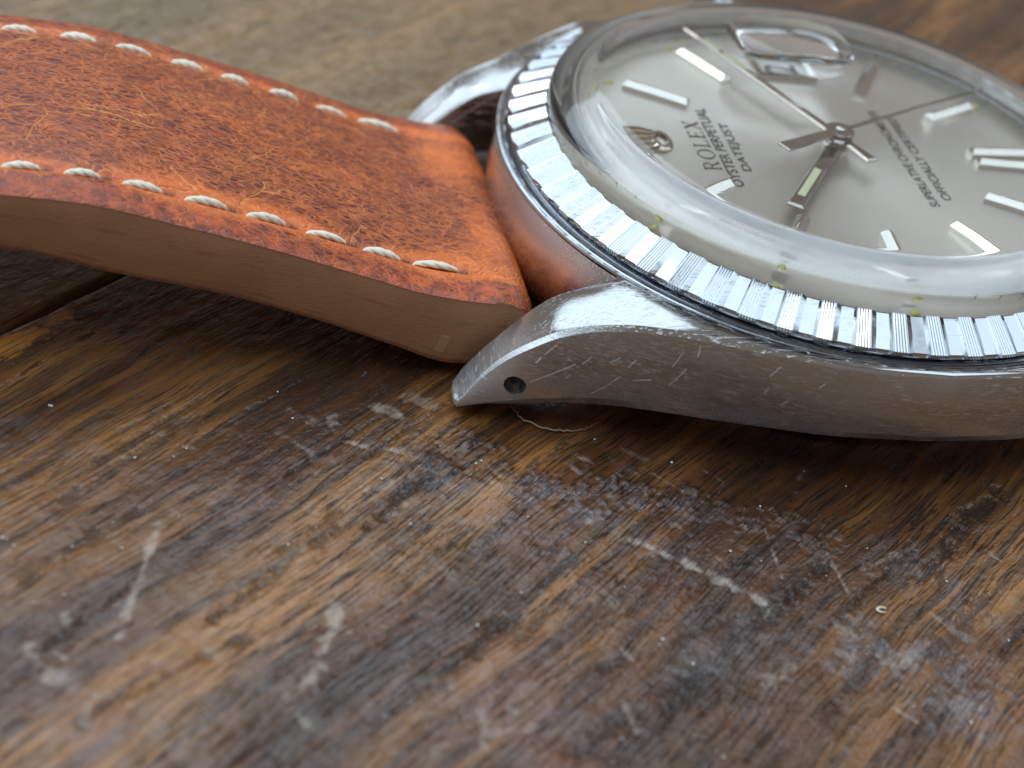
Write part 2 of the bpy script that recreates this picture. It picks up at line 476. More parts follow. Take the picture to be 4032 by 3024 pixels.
def mat_wood(name, far=False):
    m = N(name)
    co = m.obj()                                            # x runs along the grain, cm
    warp = m.noise(co, 0.8, 2.0, 0.5, col=True)
    q = m.vadd(co, warp, 0.16)
    q = m.vadd(q, m.noise(co, 3.0, 2.0, 0.5, col=True), 0.022)
    ring = m.noise(m.mapping(q, scale=(0.20, 1.9, 1)), 1.0, 4.0, 0.6)
    streak = m.noise(m.mapping(q, scale=(0.6, 13.0, 1), loc=(4, 2, 0)), 1.0, 4.0, 0.65)
    fine = m.noise(m.mapping(q, scale=(4.0, 60.0, 1)), 1.0, 3.0, 0.6)
    blot = m.noise(q, 1.3, 4.0, 0.6)
    c = m.ramp(ring, [(0.30, (0.030, 0.014, 0.007)), (0.45, (0.105, 0.040, 0.010)),
                      (0.60, (0.310, 0.138, 0.038)), (0.73, (0.085, 0.030, 0.010))])
    c = m.mix(m.math('MULTIPLY', m.step(streak, 0.45, 0.62), 0.72), c, (0.026, 0.014, 0.009))
    c = m.mix(m.math('MULTIPLY', m.step(fine, 0.50, 0.75), 0.40), c, (0.060, 0.034, 0.020))
    c = m.mix(m.math('MULTIPLY', m.step(blot, 0.50, 0.72), 0.45), c, (0.20, 0.076, 0.040))
    # pores: short open vessels in bands
    pv = m.mapping(q, scale=(3.4, 78.0, 1), loc=(1.7, 0, 0))
    pn = m.noise(pv, 1.0, 3.0, 0.60)
    pn2 = m.noise(m.mapping(q, scale=(1.7, 44.0, 1), loc=(9, 4, 0)), 1.0, 4.0, 0.7)
    zone = m.step(m.noise(m.mapping(q, scale=(0.55, 2.8, 1), loc=(2, 7, 0)), 1.0, 3.0, 0.6), 0.38, 0.56)
    pore = m.math('MULTIPLY', m.step(pn, 0.555, 0.605), m.math('MULTIPLY_ADD', zone, 0.65, 0.35))
    pore = m.math('MAXIMUM', pore, m.math('MULTIPLY', m.step(pn2, 0.60, 0.66), zone))
    # broken, crumbly pore edges
    crumb = m.noise(m.mapping(co, scale=(26, 60, 1)), 1.0, 3.0, 0.65)
    stain = m.attr('stain'); scuff = m.attr('scuff'); worn = m.attr('worn'); amber = m.attr('amber'); sky_sheen = m.attr('sky_sheen')
    pore = m.math('MAXIMUM', pore, m.math('MULTIPLY', stain, m.step(crumb, 0.36, 0.56)))
    c = m.mix(amber, c, (0.62, 0.27, 0.04))
    c = m.mix(m.math('MULTIPLY', worn, 0.55), c, (0.115, 0.062, 0.042))
    wc = m.noise(m.mapping(q, scale=(24, 34, 1)), 1.0, 4.0, 0.65)
    c = m.mix(m.math('MULTIPLY', worn, m.step(wc, 0.50, 0.60)), c, (0.020, 0.016, 0.016))
    c = m.mix(m.math('MULTIPLY', pore, 0.84), c, (0.014, 0.010, 0.009))
    # pale dust and lifted lacquer caught along the pores
    dust = m.math('MULTIPLY', m.step(m.noise(m.mapping(co, scale=(17, 34, 1), loc=(5, 5, 0)), 1.0, 3.0, 0.6), 0.58, 0.70),
                  m.step(m.noise(m.mapping(q, scale=(1.2, 3.4, 1), loc=(6, 1, 0)), 1.0, 3.0, 0.6), 0.48, 0.66))
    near_p = m.math('MAXIMUM', m.step(pn, 0.53, 0.60), m.math('MAXIMUM', m.step(pn2, 0.54, 0.62), worn))
    dust = m.math('MULTIPLY', dust, near_p)
    c = m.mix(m.math('MULTIPLY', dust, 0.75), c, (0.36, 0.36, 0.37))
    sn = m.step(m.noise(m.mapping(co, scale=(16, 30, 1)), 1.0, 3.0, 0.6), 0.30, 0.55)
    sf = m.math('MULTIPLY', scuff, m.math('MULTIPLY_ADD', sn, 0.75, 0.25))
    c = m.mix(m.math('MULTIPLY', sf, 0.70, clamp=True), c, (0.46, 0.39, 0.32))
    bl = m.math('MULTIPLY', sky_sheen, m.step(m.noise(m.mapping(co, scale=(9, 16, 1)), 1.0, 4.0, 0.65), 0.34, 0.66))
    c = m.mix(m.math('MULTIPLY', bl, 0.55), c, (0.215, 0.20, 0.215))          # bluish sky sheen painted into hazy patches of the lacquer
    if far:
        c = m.mix(0.52, c, (0.29, 0.195, 0.092))
    lac = m.noise(co, 9.0, 4.0, 0.6)
    micro = m.noise(m.mapping(co, scale=(34, 60, 1)), 1.0, 4.0, 0.65)
    h = m.math('MULTIPLY_ADD', pore, -1.0, m.math('MULTIPLY', micro, 0.32))
    h = m.math('MULTIPLY_ADD', lac, 0.45, h)
    h = m.math('MULTIPLY_ADD', m.math('MULTIPLY', worn, wc), 1.5, h)
    h = m.math('MULTIPLY_ADD', dust, 0.5, h)
    r = m.math('MULTIPLY_ADD', lac, 0.30, 0.16)
    r = m.math('MULTIPLY_ADD', sf, 0.3, r)
    r = m.math('MULTIPLY_ADD', dust, 0.3, r)
    wav = m.noise(m.mapping(co, scale=(5, 9, 1)), 1.0, 3.0, 0.6)
    nb = m.bump(wav, 0.55, 0.030)
    nrm = m.bump(h, 0.95, 0.016, nb)
    m.P(Base_Color=c, Roughness=r, Normal=nrm, Specular_IOR_Level=0.38,
        Coat_Weight=m.math('MULTIPLY_ADD', m.step(lac, .36, .60), 0.60, 0.16), Coat_Roughness=0.16, Coat_Normal=m.bump(h, 0.7, 0.016, nb))
    return m.m
WOOD = mat_wood('dark_stained_oak')
WOOD_FAR = mat_wood('greyed_stained_oak', True)

# =============================================================================
# the wooden table: planks laid at 43 degrees to the watch
# =============================================================================
GA = R_(43.0)
table = thing('wooden_table', 'worn dark brown wooden table top with open grain, pale scuffs and scratches under the watch', 'table')
rng = np.random.default_rng(7)

def vnoise(x, y, seed):
    r = np.random.default_rng(seed).random((64, 64))
    xi = np.floor(x).astype(int); yi = np.floor(y).astype(int)
    fx = x - xi; fy = y - yi
    fx = fx * fx * (3 - 2 * fx); fy = fy * fy * (3 - 2 * fy)
    g = lambda a, b: r[a % 64, b % 64]
    return (g(xi, yi) * (1 - fx) * (1 - fy) + g(xi + 1, yi) * fx * (1 - fy)
            + g(xi, yi + 1) * (1 - fx) * fy + g(xi + 1, yi + 1) * fx * fy)

def stroke(U, V, pts, w, soft=0.6):
    """distance-based mask round a polyline given in world xy"""
    best = np.zeros_like(U)
    c, s = math.cos(GA), math.sin(GA)
    P = [(x * c + y * s, -x * s + y * c) for x, y in pts]
    n = len(P) - 1
    for i in range(n):
        (x0, y0), (x1, y1) = P[i], P[i + 1]
        dx, dy = x1 - x0, y1 - y0
        L2 = dx * dx + dy * dy + 1e-9
        lo = (min(x0, x1) - 4 * w, min(y0, y1) - 4 * w); hi = (max(x0, x1) + 4 * w, max(y0, y1) + 4 * w)
        k = np.nonzero((U > lo[0]) & (U < hi[0]) & (V > lo[1]) & (V < hi[1]))[0]
        if len(k) == 0:
            continue
        t = np.clip(((U[k] - x0) * dx + (V[k] - y0) * dy) / L2, 0, 1)
        wob = (0.9 * w * (vnoise(U[k] * 11, V[k] * 11, 3) - .5) + 0.7 * w * (vnoise(U[k] * 31, V[k] * 31, 4) - .5)) * 2 * min(1.0, .35 + w * 18)
        dd = np.hypot(U[k] - x0 - t * dx, V[k] - y0 - t * dy) + wob
        taper = 1.0
        m = np.clip((w * taper - dd) / (w * soft), 0, 1)
        best[k] = np.maximum(best[k], m)
    return best

SCUFFS = [  # (points, width, strength)
    ([(-3.50, -2.04), (-3.56, -2.28), (-3.62, -2.50), (-3.66, -2.68)], .022, .85),
    ([(-2.78, -2.46), (-2.88, -2.78)], .030, .8), ([(-2.90, -2.84), (-2.98, -2.96)], .035, .8),
    ([(-3.73, -2.90), (-3.79, -3.10)], .025, .75),
    ([(-1.46, -2.12), (-1.21, -2.31), (-1.04, -2.44)], .030, 1.0), ([(-1.02, -2.45), (-0.95, -2.52)], .022, 1.0),
    ([(-0.80, -2.05), (-0.82, -2.37)], .006, .7), ([(-0.42, -2.32), (-0.14, -2.18)], .010, .6),
    ([(-0.55, -2.22), (-0.54, -2.46)], .012, .8), ([(-1.22, -2.02), (-1.05, -2.30)], .008, .5),
    ([(-2.29, -3.10), (-2.34, -3.36)], .025, .6), ([(-2.15, -3.20), (-2.5, -3.28)], .03, .5),
    ([(-2.80, -1.28), (-2.70, -1.34)], .055, .75), ([(-2.47, -1.22), (-2.40, -1.25)], .035, .75),
    ([(-2.30, -1.13), (-2.22, -1.17)], .040, .5), ([(-2.80, -1.68), (-2.77, -1.76)], .050, .85),
    ([(-2.80, -1.60), (-2.76, -1.64)], .040, .5), ([(-2.58, -1.80), (-2.50, -1.76)], .035, .5),
    ([(-2.66, -1.47), (-2.55, -1.52)], .012, .9), ([(-2.48, -1.52), (-2.36, -1.57)], .009, .9),
    ([(-2.96, -1.42), (-2.82, -1.55)], .022, .45), ([(-2.22, -1.98), (-2.18, -1.93)], .018, .5),
    ([(-2.52, -1.98), (-2.40, -1.86)], .016, .7), ([(-0.50, -2.90), (-0.34, -2.88)], .06, .55),
    ([(-0.30, -3.05), (-0.25, -3.12)], .05, .6), ([(-3.98, -2.75), (-3.93, -2.90)], .03, .7),
    ([(-3.95, -2.82), (-3.86, -2.9)], .02, .5), ([(-3.35, -2.75), (-3.31, -2.79)], .02, .6),
    ([(-1.9, -2.55), (-1.72, -2.5)], .012, .5), ([(-1.62, -1.52), (-1.38, -1.70)], .007, .6),
    ([(-1.30, -1.62), (-1.12, -1.80)], .006, .5), ([(-1.0, -1.62), (-.86, -1.78)], .007, .6),
    ([(-4.16, -.80), (-4.06, -.84)], .012, .8), ([(-1.1, -3.0), (-0.95, -2.9)], .02, .4),
    ([(-3.05, -3.0), (-2.98, -3.16)], .02, .5), ([(-1.5, -2.75), (-1.35, -2.9)], .015, .5),
    ([(-0.2, -2.6), (-0.08, -2.75)], .02, .5), ([(-3.3, -3.1), (-3.5, -3.28)], .02, .4),
    ([(-1.72, -3.05), (-1.70, -3.22)], .02, .6), ([(-0.66, -2.66), (-.58, -2.72)], .02, .5),
]
STAINS = [
    ([(0.48, -1.77), (0.23, -2.0), (0.02, -2.22), (-0.14, -2.37)], .05, 1.0),
    ([(-1.35, -2.95), (-1.62, -3.12), (-1.98, -3.34)], .06, .8),
    ([(-2.62, -2.03), (-2.30, -1.70)], .040, .9), ([(-2.95, -1.72), (-2.35, -1.18)], .018, .9),
    ([(-3.3, -2.6), (-2.75, -2.05)], .03, .7), ([(-3.95, -1.95), (-3.3, -1.3)], .03, .6),
    ([(-0.95, -2.62), (-0.55, -2.25)], .035, .8), ([(-0.62, -2.62), (-0.1, -2.15)], .04, .7),
    ([(-0.35, -2.95), (0.1, -2.5)], .05, .7), ([(-3.0, -2.2), (-2.7, -1.92)], .03, .6),
    ([(-2.5, -3.0), (-2.1, -2.62)], .04, .7), ([(-1.3, -2.5), (-.95, -2.2)], .03, .6),
    ([(-4.1, -2.45), (-3.6, -1.95)], .03, .6), ([(-3.8, -3.1), (-3.2, -2.7)], .035, .6),
    ([(-1.75, -2.9), (-1.1, -2.6)], .03, .5), ([(-.9, -3.2), (-.5, -2.8)], .04, .6),
]
WORN = [
    ([(-2.25, -1.66), (-2.0, -1.70), (-1.75, -1.75), (-1.45, -1.80), (-1.2, -1.86), (-0.95, -1.94)], .13, 1.0),
    ([(-0.95, -1.94), (-0.73, -2.02), (-0.55, -2.12)], .09, .9),
    ([(-2.3, -1.52), (-2.05, -1.45), (-1.9, -1.55)], .08, .6),
    ([(-0.55, -2.85), (-0.3, -2.85), (-0.2, -3.1)], .14, .7),
    ([(-2.4, -2.2), (-2.0, -2.15), (-1.6, -2.4)], .10, .45),
]
SKY_SHEEN = [([(-2.25, -1.80), (-1.95, -1.88), (-1.6, -2.0), (-1.3, -2.1)], .26, .8), ([(-0.55, -2.8), (-0.3, -2.95), (-0.15, -3.2)], .24, .9),
        ([(-0.2, -2.3), (0.1, -2.6)], .16, .7), ([(-2.6, -2.9), (-2.0, -3.2)], .22, .55), ([(-3.9, -3.2), (-3.5, -3.4)], .25, .6),
        ([(-3.6, -1.7), (-3.1, -2.0)], .15, .4), ([(-1.4, -2.9), (-0.9, -2.7)], .18, .6), ([(-4.1, -1.5), (-3.8, -1.6)], .16, .5)]
AMBER = [([(-4.55, -1.10), (-4.19, -0.86), (-4.02, -0.66), (-3.95, -0.56)], .060, .95),
         ([(-3.85, -0.42), (-3.72, -0.33)], .03, .5)]

def plank(name, us, vs, mat, parent, v0edge=None, v1edge=None, detail=False, z0=0.0, label=None):
    U, V = np.meshgrid(us, vs, indexing='ij')
    nu, nv = U.shape
    u = U.ravel(); v = V.ravel()
    z = np.full_like(u, z0)
    z += 0.010 * (vnoise(u * .8 + 11, v * 1.3 + 5, 1) - .5)
    at = {k: np.zeros_like(u) for k in ('scuff', 'stain', 'worn', 'amber', 'sky_sheen')}
    if detail:
        z += 0.006 * (vnoise(u * 3 + 20, v * 6 + 20, 2) - .5)
        for P, w, s in SCUFFS:
            mk = stroke(u, v, P, w * 1.15, 1.0)
            br = vnoise(u * 7 + 3, v * 7 + 8, 12) * .45 + vnoise(u * 55, v * 55, 13) * .55
            mk = np.clip((mk * 1.35 - br * 1.0) * 1.4, 0, 1)
            at['scuff'] = np.maximum(at['scuff'], mk * s * .8); z -= mk * .004 * s
        for P, w, s in STAINS:
            mk = stroke(u, v, P, w, 1.0) * s; at['stain'] = np.maximum(at['stain'], mk); z -= mk * .007
        for P, w, s in WORN:
            mk = stroke(u, v, P, w, 1.0) * s; at['worn'] = np.maximum(at['worn'], mk)
        for P, w, s in SKY_SHEEN:
            at['sky_sheen'] = np.maximum(at['sky_sheen'], stroke(u, v, P, w, 1.0) * s * (.45 + .55 * vnoise(u * 6, v * 9, 15)))
        for P, w, s in AMBER:
            at['amber'] = np.maximum(at['amber'], stroke(u, v, P, w, .7) * s)
        z += at['worn'] * 0.016 * (vnoise(u * 26, v * 34, 5) - .5)
        r2 = random.Random(5)
        for i in range(30):                                   # small random marks and dents
            x = r2.uniform(-4.3, 0.6); y = r2.uniform(-3.5, -0.9)
            a = r2.uniform(0, math.pi); L = r2.uniform(.02, .16) * r2.random()
            w = r2.uniform(.005, .016)
            mk = stroke(u, v, [(x, y), (x + L * math.cos(a), y + L * math.sin(a))], w) * r2.uniform(.25, .7)
            at['scuff'] = np.maximum(at['scuff'], mk); z -= mk * .003
        for i in range(30):
            x = r2.uniform(-4.3, 0.8); y = r2.uniform(-3.5, -0.2)
            L = r2.uniform(.1, .6); a = GA + r2.gauss(0, .05)
            mk = stroke(u, v, [(x, y), (x + L * math.cos(a), y + L * math.sin(a))], r2.uniform(.008, .022), 1.0) * r2.uniform(.5, .95)
            at['stain'] = np.maximum(at['stain'], mk); z -= mk * .006
    for e, sgn in ((v0edge, 1), (v1edge, -1)):                # eased edges down to the joint
        if e is not None:
            dd = (v - e) * sgn
            jag = 0.012 * (vnoise(u * 7, v * 0 + 3, 8) - .3)
            z -= 0.10 * np.clip(1 - (dd - jag) / 0.035, 0, 1) ** 2
            if detail:
                at['scuff'] = np.maximum(at['scuff'], 1.5 * np.exp(-((dd - 0.028) / 0.016) ** 2)
                                         * (0.35 + .65 * vnoise(u * 5, v * 0, 9)))
    idx = np.arange(nu * nv).reshape(nu, nv)
    F = np.stack([idx[:-1, :-1], idx[1:, :-1], idx[1:, 1:], idx[:-1, 1:]], -1).reshape(-1, 4)
    # skirt: close the plank downwards so that it has a thickness
    ring = np.concatenate([idx[:, 0], idx[-1, 1:], idx[-2::-1, -1], idx[0, -2:0:-1]])
    nb = len(ring); base = nu * nv
    co = np.zeros((base + nb, 3))
    co[:base] = np.stack([u, v, z], 1)
    co[base:] = co[ring]; co[base:, 2] = z0 - 2.0
    k = np.arange(nb); k2 = (k + 1) % nb
    S = np.stack([ring, base + k, base + k2, ring[k2]], -1)
    F = np.concatenate([F, S])
    me = bpy.data.meshes.new(name)
    me.vertices.add(len(co)); me.vertices.foreach_set('co', co.ravel())
    me.loops.add(F.size); me.loops.foreach_set('vertex_index', F.ravel().astype(np.int32))
    me.polygons.add(len(F)); me.polygons.foreach_set('loop_start', np.arange(0, F.size, 4, dtype=np.int32))
    me.update(calc_edges=True)
    for kk, arr in at.items():
        A = me.attributes.new(kk, 'FLOAT', 'POINT')
        A.data.foreach_set('value', np.concatenate([arr, np.zeros(nb)]).astype(np.float32))
    o = link(name, me, mat, parent)
    me.validate()
    o.rotation_euler = (0, 0, GA)
    if label:
        o['label'] = label
    return o

def grade(a, b, step, lo, hi, grow=1.25):
    core = list(np.arange(a, b + step * .5, step))
    L, s, x = [], step, a
    while x > lo:
        s *= grow; x -= s; L.append(max(x, lo))
    Rr, s, x = [], step, core[-1]
    while x < hi:
        s *= grow; x += s; Rr.append(min(x, hi))
    return np.array(L[::-1] + core + Rr)

SEAM = 2.37
us = grade(-5.3, 1.2, .0125, -18, 18)
vs = grade(-2.6, SEAM - .30, .0115, -5.6, SEAM - .30)
vs = np.unique(np.concatenate([vs, np.arange(SEAM - .30, SEAM - .012, .0115), [SEAM - .012]]).round(5))
plank('plank', us, vs, WOOD, table, v0edge=-5.6, v1edge=SEAM - .012, detail=True)
usf = grade(-4.6, 5.4, .04, -18, 18)
vsf = np.unique(np.concatenate([[SEAM + .012], np.arange(SEAM + .024, SEAM + .2, .012), np.arange(SEAM + .2, 10.3, .05)]).round(5))
plank('plank', usf, vsf, WOOD_FAR, table, v0edge=SEAM + .012, v1edge=10.28, z0=-0.012,
      label='greyer plank beyond the joint')
plank('plank', np.linspace(-18, 18, 120), np.linspace(-13.6, -5.63, 60), WOOD, table)
plank('plank', np.linspace(-18, 18, 120), np.linspace(10.31, 18.3, 60), WOOD_FAR, table)

# =============================================================================
# the wristwatch
# =============================================================================
watch = thing('wristwatch', 'steel wristwatch with silver dial, ridged bezel, domed crystal and tan stitched leather strap', 'wristwatch')

# ---- case with four lugs --------------------------------------------------------
Y_IN = 1.06
def case_quadrant(sx, sy):
    nt = 72
    t = np.linspace(0, 1, nt)
    ts = 0.45
    xc = -math.sqrt(1.745 ** 2 - Y_IN ** 2)
    a0 = math.atan2(-Y_IN, xc) % (2 * math.pi); a1 = 1.5 * math.pi
    xi, yi = np.empty(nt), np.empty(nt)
    lug = t <= ts
    f = t / ts
    xi[lug] = -2.092 + (xc + 2.092) * f[lug]; yi[lug] = -Y_IN
    g = (t - ts) / (1 - ts)
    aa = a0 + (a1 - a0) * g
    xi[~lug] = 1.745 * np.cos(aa[~lug]); yi[~lug] = 1.745 * np.sin(aa[~lug])
    xo = np.where(lug, -2.115 + (-1.44 + 2.115) * f, -1.44 + 1.44 * g)
    yo = pchip([-2.12, -2.0, -1.86, -1.65, -1.4, -1.1, -.8, -.4, 0],
               [-1.262, -1.292, -1.335, -1.395, -1.478, -1.585, -1.682, -1.772, -1.805], xo)
    zi = np.where(lug, pchip([-2.10, -2.085, -2.047, -1.983, -1.916, -1.842, -1.777, -1.689, -1.52, -1.386],
                             [0.045, 0.095, 0.165, 0.258, 0.340, 0.428, 0.498, 0.570, 0.638, 0.690], np.clip(xi, -2.10, -1.386)), 0.698)
    zo = pchip([-2.12, -2.096, -2.048, -1.998, -1.929, -1.84, -1.731, -1.618, -1.486, -1.37, -1.078, -.78, -.46, 0],
               [0.085, 0.120, 0.219, 0.303, 0.393, 0.478, 0.562, 0.619, 0.663, 0.688, 0.718, 0.720, 0.712, 0.706], xo)
    zb = pchip([-2.12, -2.0, -1.78, -1.5, -1.08, -.665, -.12, 0], [0.048, 0.078, 0.135, 0.205, 0.258, 0.290, 0.308, 0.309], xo)
    zbi = np.where(lug, np.clip(zb - .040, .006, 1), zb)
    zb = np.minimum(zb, zo - 0.03)
    V = []
    for k in range(nt):
        th = min(1.0, (zo[k] - zb[k]) / 0.25)
        ox, oy = xo[k], yo[k]; ix, iy = xi[k], yi[k]
        dx, dy = ix - ox, iy - oy
        L = math.hypot(dx, dy) + 1e-9
        ch = min(0.022 * th, L * .3)
        sec = [(ix, iy, zbi[k]), (ix, iy, (zbi[k] + zi[k]) / 2), (ix, iy, zi[k] - .012 * th)]
        for w in (0.05, .16, .30, .46, .62, .78, .9):
            crown = 0.012 * math.sin(math.pi * w ** .7) * th
            sec.append((ix + (ox - ix) * w, iy + (oy - iy) * w, zi[k] + (zo[k] - zi[k]) * w + crown))
        wch = 1 - ch / L
        sec.append((ix + (ox - ix) * wch, iy + (oy - iy) * wch, zi[k] + (zo[k] - zi[k]) * wch + .003 * th))
        sec.append((ox, oy, zo[k] - ch * .9))
        H = zo[k] - ch * .9 - zb[k]
        nx, ny = -dx / L, -dy / L
        for w in (.2, .42, .64, .84):
            b = 0.040 * math.sin(math.pi * w) * th * min(1, .35 + k / 40)
            sec.append((ox + nx * b, oy + ny * b, zo[k] - ch * .9 - H * w))
        sec.append((ox - nx * .012 * th, oy - ny * .012 * th, zb[k] + .012 * th))
        sec.append((ox - nx * .05 * th, oy - ny * .05 * th, zb[k]))
        V.append(sec)
    # rounded tip
    s0 = V[0]
    c = np.mean(np.array(s0), 0)
    tip = []
    for sc_, off in ((.40, -.022), (.78, -.016)):
        tip.append([tuple(c + (np.array(p) - c) * sc_ + np.array((off, 0, .004))) for p in s0])
    V = tip + V
    m = len(s0)
    verts = [p for s in V for p in s]
    F = []
    for i in range(len(V) - 1):
        for j in range(m):
            j2 = (j + 1) % m
            F.append((i * m + j, i * m + j2, (i + 1) * m + j2, (i + 1) * m + j))
    F.append(tuple(range(m)))
    if sx < 0 and sy > 0:                                       # the far lug sits a little lower
        def low(p):
            k = min(1, max(0, (-p[0] - 1.05) / .5))
            return (p[0], p[1] + .035 * k * (1 if p[1] < -1.15 else 0), p[2] * (1 - .15 * k))
        verts = [low(p) for p in verts]
    verts = [(x * -sx * 1.0 if sx > 0 else x, y * -sy if sy > 0 else y, z) for x, y, z in verts]
    return verts, F

parts = [case_quadrant(a, b) for a in (-1, 1) for b in (-1, 1)]
cv, cf = join(*parts)
me = bpy.data.meshes.new('case')
me.from_pydata(cv, [], cf)
bm = bmesh.new(); bm.from_mesh(me)
bmesh.ops.remove_doubles(bm, verts=bm.verts, dist=2e-4)
bmesh.ops.recalc_face_normals(bm, faces=bm.faces)
bm.to_mesh(me); bm.free()
case = link('case', me, STEEL, watch)
# drilled lug holes
cm = bmesh.new()
for sx in (-1, 1):
    for sy in (-1, 1):
        mt = Matrix.Translation((sx * 1.885, sy * 1.32, 0.252)) @ Matrix.Rotation(R_(90), 4, 'X')
        bmesh.ops.create_cone(cm, cap_ends=True, segments=28, radius1=0.050, radius2=0.050, depth=0.30, matrix=mt)
cme = bpy.data.meshes.new('drill'); cm.to_mesh(cme); cm.free()
drill = bpy.data.objects.new('drill', cme); COL.objects.link(drill)
bo = case.modifiers.new('holes', 'BOOLEAN'); bo.operation = 'DIFFERENCE'; bo.object = drill; bo.solver = 'EXACT'
dg = bpy.context.evaluated_depsgraph_get()
nm = bpy.data.meshes.new_from_object(case.evaluated_get(dg))
case.modifiers.clear(); old = case.data; case.data = nm; nm.name = 'case'
bpy.data.objects.remove(drill); bpy.data.meshes.remove(old)
nm.polygons.foreach_set('use_smooth', np.ones(len(nm.polygons), dtype=bool))
nm.set_sharp_from_angle(angle=R_(17))
# wall between the lugs, flange with its lip, case back
wallp = [(1.60, .10), (1.70, .10), (1.755, .16), (1.782, .30), (1.790, .44), (1.778, .58), (1.745, .655), (1.735, .675)]
for a_ in (141, -39):
    obj('case_wall', *lathe(wallp, 60, a_, a_ + 78), STEEL_WALL, case, sharp=50)
obj('flange', *lathe([(1.55, .688), (1.716, .688), (1.719, .703), (1.728, .709), (1.752, .709), (1.757, .703), (1.762, .703), (1.767, .711),
                      (1.783, .710), (1.787, .700), (1.780, .684), (1.70, .66)], 256), STEEL_BEZEL, case, sharp=35)
obj('case_back', *lathe([(0, 0.003), (1.36, 0.003), (1.42, .03), (1.45, .10), (1.49, .13), (1.55, .20), (1.58, .32)], 128), BACK, watch, sharp=40)
for sx in (-1, 1):
    for sy in (-1, 1):                                          # spring-bar tips seen in the drilled lugs
        V_, F_ = lathe([(0, .0), (.016, .0), (.024, .008), (.024, .10)], 20)
        o = obj('spring_bar', V_, F_, MARK, case, sharp=40)
        o.rotation_euler = (R_(-90 if sy < 0 else 90), 0, 0)
        o.location = (sx * 1.885, sy * 1.262, .252)

# winding crown on the far side
V_, F_ = [], []
nk = 96
prof = [(0, .30), (.20, .30), (.25, .27), (.26, .22), (.26, .06), (.24, .02), (.12, .0), (.12, -.15)]
for i in range(nk):
    a = 2 * math.pi * i / nk
    for r, h in prof:
        rr = r + (0.012 * math.cos(a * 24) if r > .25 else 0)
        V_.append((rr * math.cos(a), h, rr * math.sin(a)))
for i in range(nk):
    j = (i + 1) % nk
    for p in range(len(prof) - 1):
        F_.append((i * len(prof) + p, i * len(prof) + p + 1, j * len(prof) + p + 1, j * len(prof) + p))
o = obj('winding_crown', V_, F_, STEEL, watch, sharp=30)
o.location = (0, 1.93, .45)

# ---- bezel: 60 machined flutes ----------------------------------------------------
def flute(p):
    """height in 0..1 and line ripple for phase p (degrees, 0..6)"""
    if p < 2.55:
        return 1.0, math.cos(2 * math.pi * p / 0.46)
    if p < 3.45:
        return 1.0 - (p - 2.55) / .9, 0.0
    if p < 5.62:
        return 0.0, 0.0
    return (p - 5.62) / .38, 0.0

def bezel():
    PH = -153.29
    phs = sorted(set([0.0, 2.55, 3.0, 3.45, 4.2, 4.8, 5.62, 5.80] + [round(.115 * i, 3) for i in range(1, 22)]))
    prof = []      # (r, z, flute weight)
    r0, z0, r1, z1 = 1.548, 0.858, 1.730, 0.768
    nrm = Vector((z0 - z1, r1 - r0)).normalized()   # (nr, nz)
    prof += [(1.546, .74, 0), (1.546, .850, 0.0)]
    for w in (0.0, .03, .5, .97, 1.0):
        prof.append((r0 + (r1 - r0) * w, z0 + (z1 - z0) * w, 1.0))
    prof += [(1.730, .752, .75), (1.712, .738, 0.0), (1.700, .730, 0), (1.696, .690, 0), (1.60, .684, 0)]
    V, F = [], []
    K = len(prof)
    cols = []
    for k in range(60):
        for p in phs:
            cols.append((PH + 6 * k + p, p))
    rr = random.Random(3)
    for ang, p in cols:
        hgt, rip = flute(p)
        dz = -(1 - hgt) * 0.0115 + rip * 0.0017 * (1 if 0.2 < p < 2.4 else .4)
        a = R_(ang)
        c, s = math.cos(a), math.sin(a)
        for r, z, w in prof:
            q = dz * w
            R = r + nrm.x * q - (0.017 * (1 - hgt) if (w and r > 1.70) else 0)
            V.append((R * c, R * s, z + nrm.y * q))
    n = len(cols)
    for i in range(n):
        j = (i + 1) % n
        for q in range(K - 1):
            F.append((i * K + q, i * K + q + 1, j * K + q + 1, j * K + q))
    return V, F
obj('bezel', *bezel(), STEEL_BEZEL, watch, sharp=14)

# ---- crystal with magnifier --------------------------------------------------------
TOPP = [(1.542, .750), (1.542, .90), (1.538, .928), (1.526, .948), (1.508, .962), (1.45, .988), (1.39, 1.014), (1.345, 1.034), (1.325, 1.0412),
        (1.30, 1.045), (1.1, 1.056), (.8, 1.067), (.4, 1.075), (0, 1.077)]
INNP = [(0, .937), (.4, .935), (.8, .927), (1.1, .916), (1.27, .907), (1.345, .900), (1.375, .888), (1.392, .862), (1.397, .80), (1.399, .748), (1.406, .745), (1.535, .745)]
def top_z(r):
    P = sorted(TOPP[4:])
    return np.interp(r, [p[0] for p in P], [p[1] for p in P])

